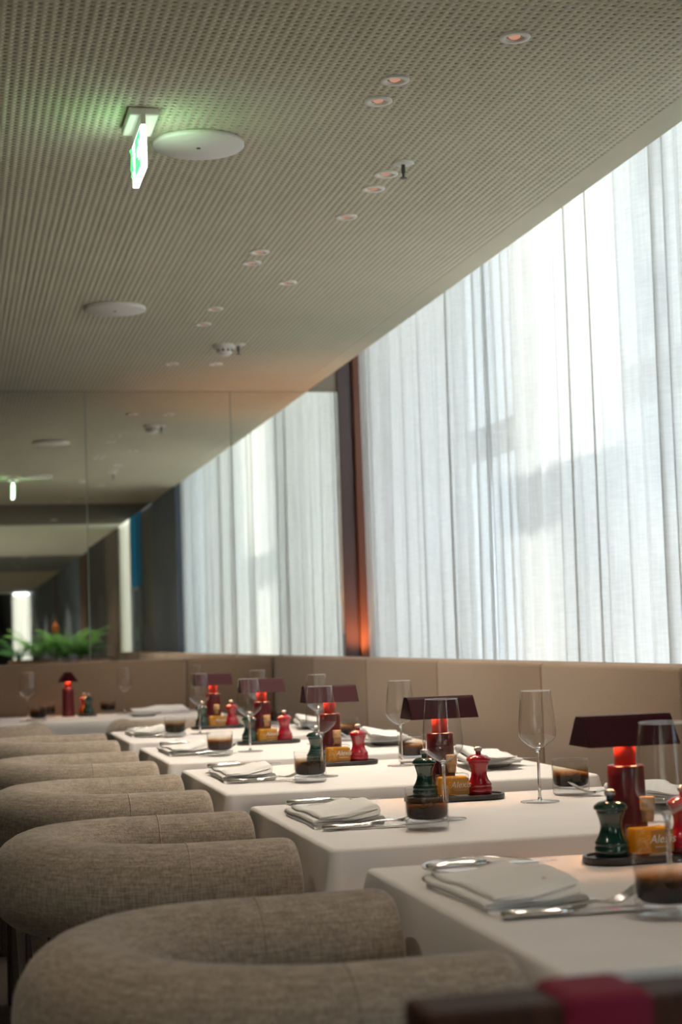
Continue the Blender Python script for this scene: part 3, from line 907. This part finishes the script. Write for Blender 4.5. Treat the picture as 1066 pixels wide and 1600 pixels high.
# table lamp: tapering maroon column, red neck, ridge-roof shade
def lamp_meshes():
    body = MB().lathe([(.0325, 0), (.0332, .002), (.0325, .02), (.0300, .125), (.0298, .141), (.0285, .1435), (.0170, .1440)], 40, cap1=True).mesh('column', M['maroon'])
    neck = MB().lathe([(.0175, .1438), (.0175, .1900)], 32).mesh('neck', M['neck'])
    L = .0775
    # roof section in y-z: thin folded sheet with rounded ridge
    outer = [(-.0475, .1765), (-.0160, .2200), (-.0110, .2245), (.0110, .2245), (.0160, .2200), (.0475, .1765)]
    inner = [(.0440, .1765), (.0140, .2180), (.0095, .2215), (-.0095, .2215), (-.0140, .2180), (-.0440, .1765)]
    prof = outer + inner
    V = []; F = []
    def ex(s, q):   # hip the ends slightly inwards towards the ridge
        return (s * L, q[0], q[1])
    n = len(prof)
    for s in (-1, 1): V += [ex(s, q) for q in prof]
    for k in range(n): F.append((k, (k + 1) % n, n + (k + 1) % n, n + k))
    # closed gable ends
    F.append((0, 1, 2, 3, 4, 5, 6, 7, 8, 9, 10, 11)); F.append(tuple(reversed([n + k for k in range(n)])))
    mb = MB().add(V, F)
    for s in (-1, 1):
        g = [ex(s * 0.985, q) for q in outer]; g2 = [ex(s * 0.999, q) for q in outer]
        mb.add(g + g2, [(0, 1, 2, 3, 4, 5), (11, 10, 9, 8, 7, 6)] + [(k, 6 + k, 6 + (k + 1) % 6, (k + 1) % 6) for k in range(6)])
    shade = mb.mesh('shade', M['maroon_dark'])
    led = MB().box(-.060, -.022, -.010, .010, .2150, .2165).box(.022, .060, -.010, .010, .2150, .2165).mesh('led_strip', M['led'])
    cap = MB().lathe([(.0175, .1900), (.0150, .2205)], 24).mesh('shade_holder', M['neck'])
    return body, neck, shade, led, cap
LM = lamp_meshes()
def table_lamp(label, loc, rz=0):
    t = thing('table_lamp', label, 'lamp', loc, rz, 'maroon table lamps')
    put('column', LM[0], t); n = put('neck', LM[1], t); put('shade_holder', LM[4], n)
    s = put('shade', LM[2], t); put('led_strip', LM[3], s)

def rel(i, x, y, z=0.0): return (LEFT + x, BACK[i] + y, TT + 0.0008 + z)
TNX = [0.247, 0.236, 0.250, 0.190, 0.195]
TFX = [0.70, 0.702, 0.649, 0.713, 0.69]
for i in range(5):
    o = ORD[i]
    table_lamp('maroon table lamp with ridged shade on the ' + o, rel(i, 0.43, -0.048), (0, 0.02, 0.0, -0.02, 0.03)[i])
    put('condiment_tray', TRAY, None, rel(i, 0.437, -0.122), (0.0, -0.02, 0.01, 0.0, 0.0)[i], 'black oval condiment tray on the ' + o, 'tray', 'black condiment trays')
    grinder('green', 'dark green lacquered pepper mill on the ' + o, rel(i, 0.370, -0.125, .0083))
    grinder('red', 'red lacquered salt mill on the ' + o, rel(i, 0.494, -0.125, .0083))
    bottle('small corked bottle of golden oil on the ' + o, rel(i, 0.432, -0.134 + 0.008, .0083), (0.10, 0.0, 0.06, 0.06, 0.0)[i])
    wine_glass('empty wine glass on the near side of the ' + o, rel(i, 0.31, -0.475))
    wine_glass('empty wine glass on the banquette side of the ' + o, rel(i, 0.585, -0.26))
    tumbler('smoked brown tumbler at the chair-side setting of the ' + o, rel(i, TNX[i], -0.605), 0.4 * i)
    tumbler('smoked brown tumbler at the banquette-side setting of the ' + o, rel(i, TFX[i], -0.14), 0.7 * i)
    plate('white bread plate nearest the chair on the ' + o, rel(i, 0.140, -0.165))
    knife('butter knife lying across the chair-side bread plate of the ' + o, rel(i, 0.048, -0.190, .0155), 0.04)
    napkin('folded white napkin by the chair on the ' + o, rel(i, 0.040, -0.515), (0.05, 0.03, 0.0, 0.04, 0.02)[i], i, i == 0)
    knife('silver dinner knife in front of the chair-side napkin on the ' + o, rel(i, 0.045, -0.545), -0.03)
    fork('silver fork beside the chair-side napkin on the ' + o, rel(i, 0.066, -0.527), 0.10)
    plate('white bread plate on the banquette side of the ' + o, rel(i, 0.790, -0.42))
    napkin('folded white napkin on the banquette-side plate of the ' + o, rel(i, 0.860, -0.30, .0165), PI - 0.1, i + 1)
    knife('butter knife lying on the banquette-side plate of the ' + o, rel(i, 0.700, -0.47, .0172), 0.05)
    fork('silver fork at the banquette edge of the ' + o, rel(i, 0.870, -0.19), PI + 0.08)
# end table by the mirror
EN = 'the end table by the mirror'
def r6(x, y, z=0.0): return (x, y, TT + 0.0008 + z)
table_lamp('maroon table lamp seen end-on on ' + EN, r6(0.575, 8.66), PI / 2)
put('condiment_tray', TRAY, None, r6(0.668, 8.66), PI / 2, 'black oval condiment tray on ' + EN, 'tray', 'black condiment trays')
grinder('green', 'dark green lacquered pepper mill on ' + EN, r6(0.672, 8.590, .0083))
bottle('small corked bottle of golden oil on ' + EN, r6(0.665, 8.66, .0083), PI / 2)
grinder('red', 'red lacquered salt mill on ' + EN, r6(0.662, 8.728, .0083))
wine_glass('empty wine glass at the left of ' + EN, r6(0.355, 8.30))
wine_glass('empty wine glass at the right of ' + EN, r6(0.862, 8.66))
wine_glass('empty wine glass at the far right corner of ' + EN, r6(1.235, 8.66))
tumbler('smoked brown tumbler left of the lamp on ' + EN, r6(0.465, 8.62))
tumbler('smoked brown tumbler right of the mills on ' + EN, r6(0.785, 8.76))
tumbler('clear-topped smoked tumbler near the front left of ' + EN, r6(0.40, 8.215))
plate('white bread plate at the right of ' + EN, r6(0.92, 8.30))
plate('white bread plate at the left of ' + EN, r6(0.13, 8.22))
napkin('folded white napkin at the left of ' + EN, r6(0.19, 8.45), 0.1 + PI / 2, 0)
napkin('folded white napkin at the right of ' + EN, r6(1.18, 8.47), 0.05 + PI / 2, 1)

# ------------------------------------------------------------------ ceiling fixtures
DL_T = MB().lathe([(.0365, .0), (.0370, -.003), (.0355, -.005), (.0240, -.0055), (.0215, -.002), (.0200, .012)], 32, cap0=False, cap1=False).mesh('trim_ring', M['white'])
DL_C = MB().lathe([(.0200, .011), (.0150, .0125)], 24, cap0=False, cap1=False).mesh('reflector', M['cone'])
DL_B = MB().lathe([(.0, -.0060), (.008, -.0050), (.0140, -.001), (.0150, .0120)], 24, cap0=False, cap1=False).mesh('bulb', M['bulb'])
dl = [(1.292, 3.567, 'nearest the camera, at the upper right'), (1.092, 3.894, 'upper one of the close pair left of the first light'), (1.091, 4.058, 'lower one of the close pair left of the first light'),
      (1.284, 4.717, 'just below the first sprinkler'), (1.286, 4.880, 'second below the first sprinkler'), (1.282, 5.226, 'on its own above the middle of the ceiling'),
      (1.086, 5.744, 'upper one of the pair at mid ceiling'), (1.089, 5.916, 'lower one of the pair at mid ceiling'), (1.288, 6.242, 'right of the mid-ceiling pair'),
      (1.084, 6.769, 'first one below the second speaker row'), (1.085, 7.107, 'left above the smoke detector'), (1.082, 8.150, 'close to the mirror, left'),
      (1.302, 8.150, 'close to the mirror, under the smoke detector')]
for x, y, w in dl:
    t = thing('downlight', 'small round white recessed downlight ' + w, 'downlight', (x, y, CEIL - 0.0003), 0, 'recessed downlights')
    put('trim_ring', DL_T, t); r_ = put('reflector', DL_C, t); put('bulb', DL_B, r_)
    ld = bpy.data.lights.new('downlight_spot', 'SPOT')
    ld.energy = DOWNLIGHT_W; ld.color = (1.0, 0.85, 0.68); ld.spot_size = math.radians(96); ld.spot_blend = 0.7; ld.shadow_soft_size = 0.02
    lo = bpy.data.objects.new('downlight_spot', ld); COL.objects.link(lo); lo.parent = t; lo.location = (0, 0, -0.012)
for k, (x, y) in enumerate([(x, y) for y in (1.9, -0.4, -2.4, -4.4, -6.0) for x in (1.1, -0.4)] + [(1.1, y) for y in (-8.2, -11.6, -15.4, -19.0, -23.0)]):  # downlights added to brighten the foreground and the rear room
    t = thing('downlight', ('small round white downlight added as fill in the rear ceiling, row %s, %s' % (('one', 'two', 'three', 'four', 'five')[k // 2], ('window side', 'aisle side')[k % 2])) if k < 10 else 'downlight added as fill deep in the rear room, %s of five' % ('first', 'second', 'third', 'fourth', 'last')[k - 10],
              'downlight', (x, y, CEIL - 0.0003), 0, 'recessed downlights')
    put('trim_ring', DL_T, t); r_ = put('reflector', DL_C, t); put('bulb', DL_B, r_)
    ld = bpy.data.lights.new('downlight_spot', 'SPOT')
    ld.energy = DOWNLIGHT_W * (0.9 if y > -2 else 3.2); ld.color = (1.0, 0.85, 0.68); ld.spot_size = math.radians(110); ld.spot_blend = 0.7; ld.shadow_soft_size = 0.02
    lo = bpy.data.objects.new('downlight_spot', ld); COL.objects.link(lo); lo.parent = t; lo.location = (0, 0, -0.012)
for x, y, w in ((0.684, 4.471, 'beside the exit sign'), (0.672, 6.769, 'further back near the mirror')):
    t = thing('ceiling_speaker', 'large flat round white ceiling speaker ' + w, 'speaker', (x, y, CEIL - 0.0003), 0, 'round ceiling speakers')
    put('cover', MB().lathe([(.122, 0), (.126, -.003), (.126, -.012), (.122, -.0155), (.0, -.017)], 56, cap0=False).mesh('cover', M['white']), t)
    put('centre_dot', MB().lathe([(.006, -.0165), (.006, -.0185)], 12).mesh('centre_dot', M['frame']), t)
for x, y, w in ((1.305, 4.599, 'above the middle pair of downlights'), (1.325, 7.60, 'behind the smoke detector')):
    t = thing('sprinkler', 'small ceiling sprinkler with white plate ' + w, 'sprinkler', (x, y, CEIL - 0.0003), 0, 'ceiling sprinklers')
    put('plate', MB().lathe([(.032, 0), (.033, -.003), (.026, -.006), (.006, -.007)], 28, cap0=False).mesh('plate', M['white']), t)
    put('nozzle', MB().lathe([(.006, -.006), (.006, -.030), (.0035, -.034), (.0035, -.046)], 12).mesh('nozzle', M['frame']), t)
    put('deflector', MB().lathe([(.011, -.0455), (.011, -.047)], 14).mesh('deflector', M['frame']), t)
t = thing('smoke_detector', 'white domed smoke detector on the ceiling near the mirror', 'smoke detector', (1.262, 7.62, CEIL - 0.0003))
put('base', MB().lathe([(.052, 0), (.053, -.006), (.050, -.018), (.040, -.020)], 36, cap0=False).mesh('base', M['white']), t)
put('dome', MB().lathe([(.036, -.019), (.038, -.034), (.030, -.046), (.018, -.052), (0, -.053)], 36, cap0=False).mesh('dome', M['white']), t)
for k in range(10):
    a = 2 * PI * k / 10
    put('vent_slot', MB().box(-.006, .006, -.001, .001, -.033, -.023).mesh('vent_slot', M['frame']), t, (.0375 * math.cos(a), .0375 * math.sin(a), 0), a + PI / 2)
# exit sign: thin lit blade hanging from a plate, facing across the aisle
t = thing('exit_sign', 'glowing green and white emergency exit sign hanging from the ceiling', 'exit sign', (0.497, 4.27, CEIL - 0.0003))
put('ceiling_plate', MB().box(-.035, .045, -.085, .10, -.022, 0, .006).mesh('ceiling_plate', M['white']), t)
put('holder', MB().box(-.006, .006, -.10, .10, -.050, -.020).mesh('holder', M['white']), t)
bl = put('lit_panel', MB().box(-.008, .008, -.100, .100, -.163, -.052, .002).mesh('lit_panel', M['exit_face']), t)
def picto():
    mb = MB()
    for s in (-1, 1):
        x0, x1 = (-.0090, -.0084) if s < 0 else (.0084, .0090)
        mb.box(x0, x1, -.092, .092, -.157, -.058)
    return mb.mesh('green_field', M['exit_green'])
gf = put('green_field', picto(), bl)
for s_ in (-1, 1):
    x0, x1 = (-.0096, -.0091) if s_ < 0 else (.0091, .0096)
    put('doorway_symbol', MB().box(x0, x1, .026, .086, -.153, -.062).mesh('doorway_symbol', M['exit_face']), gf)
    put('arrow_symbol', MB().extrude([(-.088, -.106), (-.064, -.078), (-.064, -.096), (-.022, -.096), (-.022, -.116), (-.064, -.116), (-.064, -.134)], 'x', x0, x1).mesh('arrow_symbol', M['exit_face']), gf)
def runner():
    mb = MB()
    for x in (-.0101, .0101):
        mb.tube([(x, .078, -.078), (x, .074, -.100), (x, .086, -.118), (x, .080, -.138)], .0045, 6)
        mb.tube([(x, .074, -.102), (x, .060, -.116), (x, .050, -.130)], .004, 6)
        mb.tube([(x, .060, -.086), (x, .076, -.084), (x, .092, -.096)], .003, 6)
        mb.lathe([(.0, -.007), (.005, -.005), (.007, 0), (.005, .005), (0, .007)], 10, (x, .078, -.070), False, False)
    return mb.mesh('running_figure', M['exit_green'])
put('running_figure', runner(), gf)

# warm uplight on the sill at the foot of the copper panel
t = thing('uplight', 'small warm uplight glowing at the foot of the copper-brown panel', 'lamp', (2.20, MIR - 0.13, 0.88))
put('housing', MB().lathe([(.035, 0), (.035, .04), (.031, .045), (.028, .03), (0, .03)], 24).mesh('housing', M['frame']), t)
put('lens', MB().lathe([(0, .031), (.027, .031)], 24, cap0=False, cap1=False).mesh('lens', emitter('uplight_lens', (1.0, 0.42, 0.16), 4.0)), t)
ld = bpy.data.lights.new('uplight_spot', 'SPOT'); ld.energy = 26; ld.color = (1.0, 0.45, 0.2); ld.spot_size = math.radians(100); ld.spot_blend = 0.8; ld.shadow_soft_size = 0.025
lo = bpy.data.objects.new('uplight_spot', ld); COL.objects.link(lo); lo.parent = t; lo.location = (0, 0, 0.05); lo.rotation_euler = (PI, 0, 0)

# ------------------------------------------------------------------ foreground chair with crimson sleeve
t = thing('wooden_chair', 'dark wooden chair back with crimson cloth sleeve, blurred at the lower right corner', 'chair', (0.62, 1.08, 0))
put('top_rail', MB().box(-.327, .327, -.03, .03, .805, .8745, .006).mesh('top_rail', M['rail']), t)
put('sleeve', MB().rbox(-.235, -.169, -.036, .036, .70, .8795, .012, .010).mesh('sleeve', M['crimson']), t)
put('lower_rail', MB().box(-.30, .30, -.022, .022, .62, .69, .006).mesh('lower_rail', M['wood']), t)
for s in (-1, 1):
    put('back_post', MB().box(-.022, .022, -.03, .03, 0, .806, .005).mesh('back_post', M['wood']), t, (s * .29, 0, 0))
    put('leg', MB().box(-.02, .02, -.02, .02, 0, .43, .005).mesh('leg', M['wood']), t, (s * .285, -.42, 0))
put('seat', MB().box(-.31, .31, -.45, .028, .43, .47, .012).mesh('seat', M['black']), t)

# ------------------------------------------------------------------ planting behind the camera (mirror view)
t = thing('planter', 'long tan planter box below the ferns, seen in the mirror', 'planter', (1.30, -2.35, 0))
put('box', MB().box(-.66, .66, -.2, .2, 0, .93, .01).mesh('box', M['planter']), t)
put('soil', MB().box(-.63, .63, -.17, .17, .93, .945).mesh('soil', M['void']), t)
def fern_mesh(seed, n, L, mat):
    rnd = random.Random(seed); mb = MB()
    for k in range(n):
        a = 2 * PI * k / n + rnd.uniform(-.3, .3); l = L * rnd.uniform(.6, 1.1); up = rnd.uniform(.8, 1.5); w = l * rnd.uniform(.10, .16)
        P = []
        for j in range(7):
            s_ = j / 6
            rr = l * (s_ * 0.75); z = l * (up * s_ - 0.75 * s_ * s_)
            P.append((rr * math.cos(a), rr * math.sin(a), max(z, 0.012)))
        sx, sy = -math.sin(a), math.cos(a)
        mb.tube(P, [.004 * (1 - .7 * j / 6) for j in range(7)], 5)
        for j in range(1, 14):                                     # leaflets either side
            s_ = j / 14; q = s_ * 6; i0 = min(int(q), 5); f = q - i0
            c = [P[i0][m] * (1 - f) + P[i0 + 1][m] * f for m in range(3)]
            wl = w * math.sin(PI * (0.12 + 0.85 * s_)) * 1.5
            for sd in (-1, 1):
                tip = (c[0] + sd * sx * wl + math.cos(a) * wl * .5, c[1] + sd * sy * wl + math.sin(a) * wl * .5, max(c[2] - wl * .25, 0.004))
                b = (c[0] + math.cos(a) * .018, c[1] + math.sin(a) * .018, c[2] + .002)
                mb.add([c, b, tip, (c[0], c[1], c[2] - .001), (b[0], b[1], b[2] - .001)], [(0, 1, 2), (3, 2, 4), (0, 2, 3), (1, 4, 2)])
    return mb.mesh('fronds', mat, fix=False)
FN = [fern_mesh(3, 18, .50, M['leaf']), fern_mesh(4, 24, .60, M['leaf']), fern_mesh(5, 16, .42, M['leaf_dark'])]
for x, k, w in ((0.76, 2, 'at the left end of the planter'), (0.98, 0, 'second from the left'), (1.33, 1, 'in the middle, the tallest'), (1.50, 0, 'second from the right'), (1.62, 2, 'at the right end of the planter')):
    o = thing('fern', 'green fern %s, seen in the mirror' % w, 'plant', (x, -2.35, .945), x * 5, 'ferns in the planter')
    put('fronds', FN[k], o)
    put('crown', MB().lathe([(.03, -.001), (.025, .03), (.008, .06)], 10).mesh('crown', M['leaf_dark']), o)
o = thing('bromeliad', 'green plant with an orange flower spike, seen in the mirror', 'plant', (1.20, -2.30, .945))
put('stem', MB().tube([(0, 0, 0), (0.01, 0, .2), (0.0, 0, .36)], .012, 8).mesh('stem', M['leaf']), o)
put('flower', MB().lathe([(.015, .30), (.04, .34), (.032, .39), (.012, .43), (0, .45)], 10).mesh('flower', M['petal']), o)
put('fronds', fern_mesh(9, 12, .5, M['leaf']), o)

# ------------------------------------------------------------------ neighbouring buildings (two added to shade the window, sun through one gap)
slab_building('shade_block', 'pale block added outside to shade the window, beyond the curtain on the left', 12, 18, 6.72, 30, 15, M['facade'])
ob_ = slab_building('shade_block', 'pale block added outside to shade the window, beyond the curtain on the right', 12, 18, -8, 5.62, 15, M['facade'])
put('sun_blocker', MB().box(-7, -3, 2.2, 7.30, 6.5, 7.75, 0.02).mesh('sun_blocker', M['facade']), ob_)  # unseen box added to cut the lower sun patch on the curtain
slab_building('teal_block', 'teal tiled block outside the rear window', 7, 9, -9.5, -3.5, 3.4, M['teal'], 1)
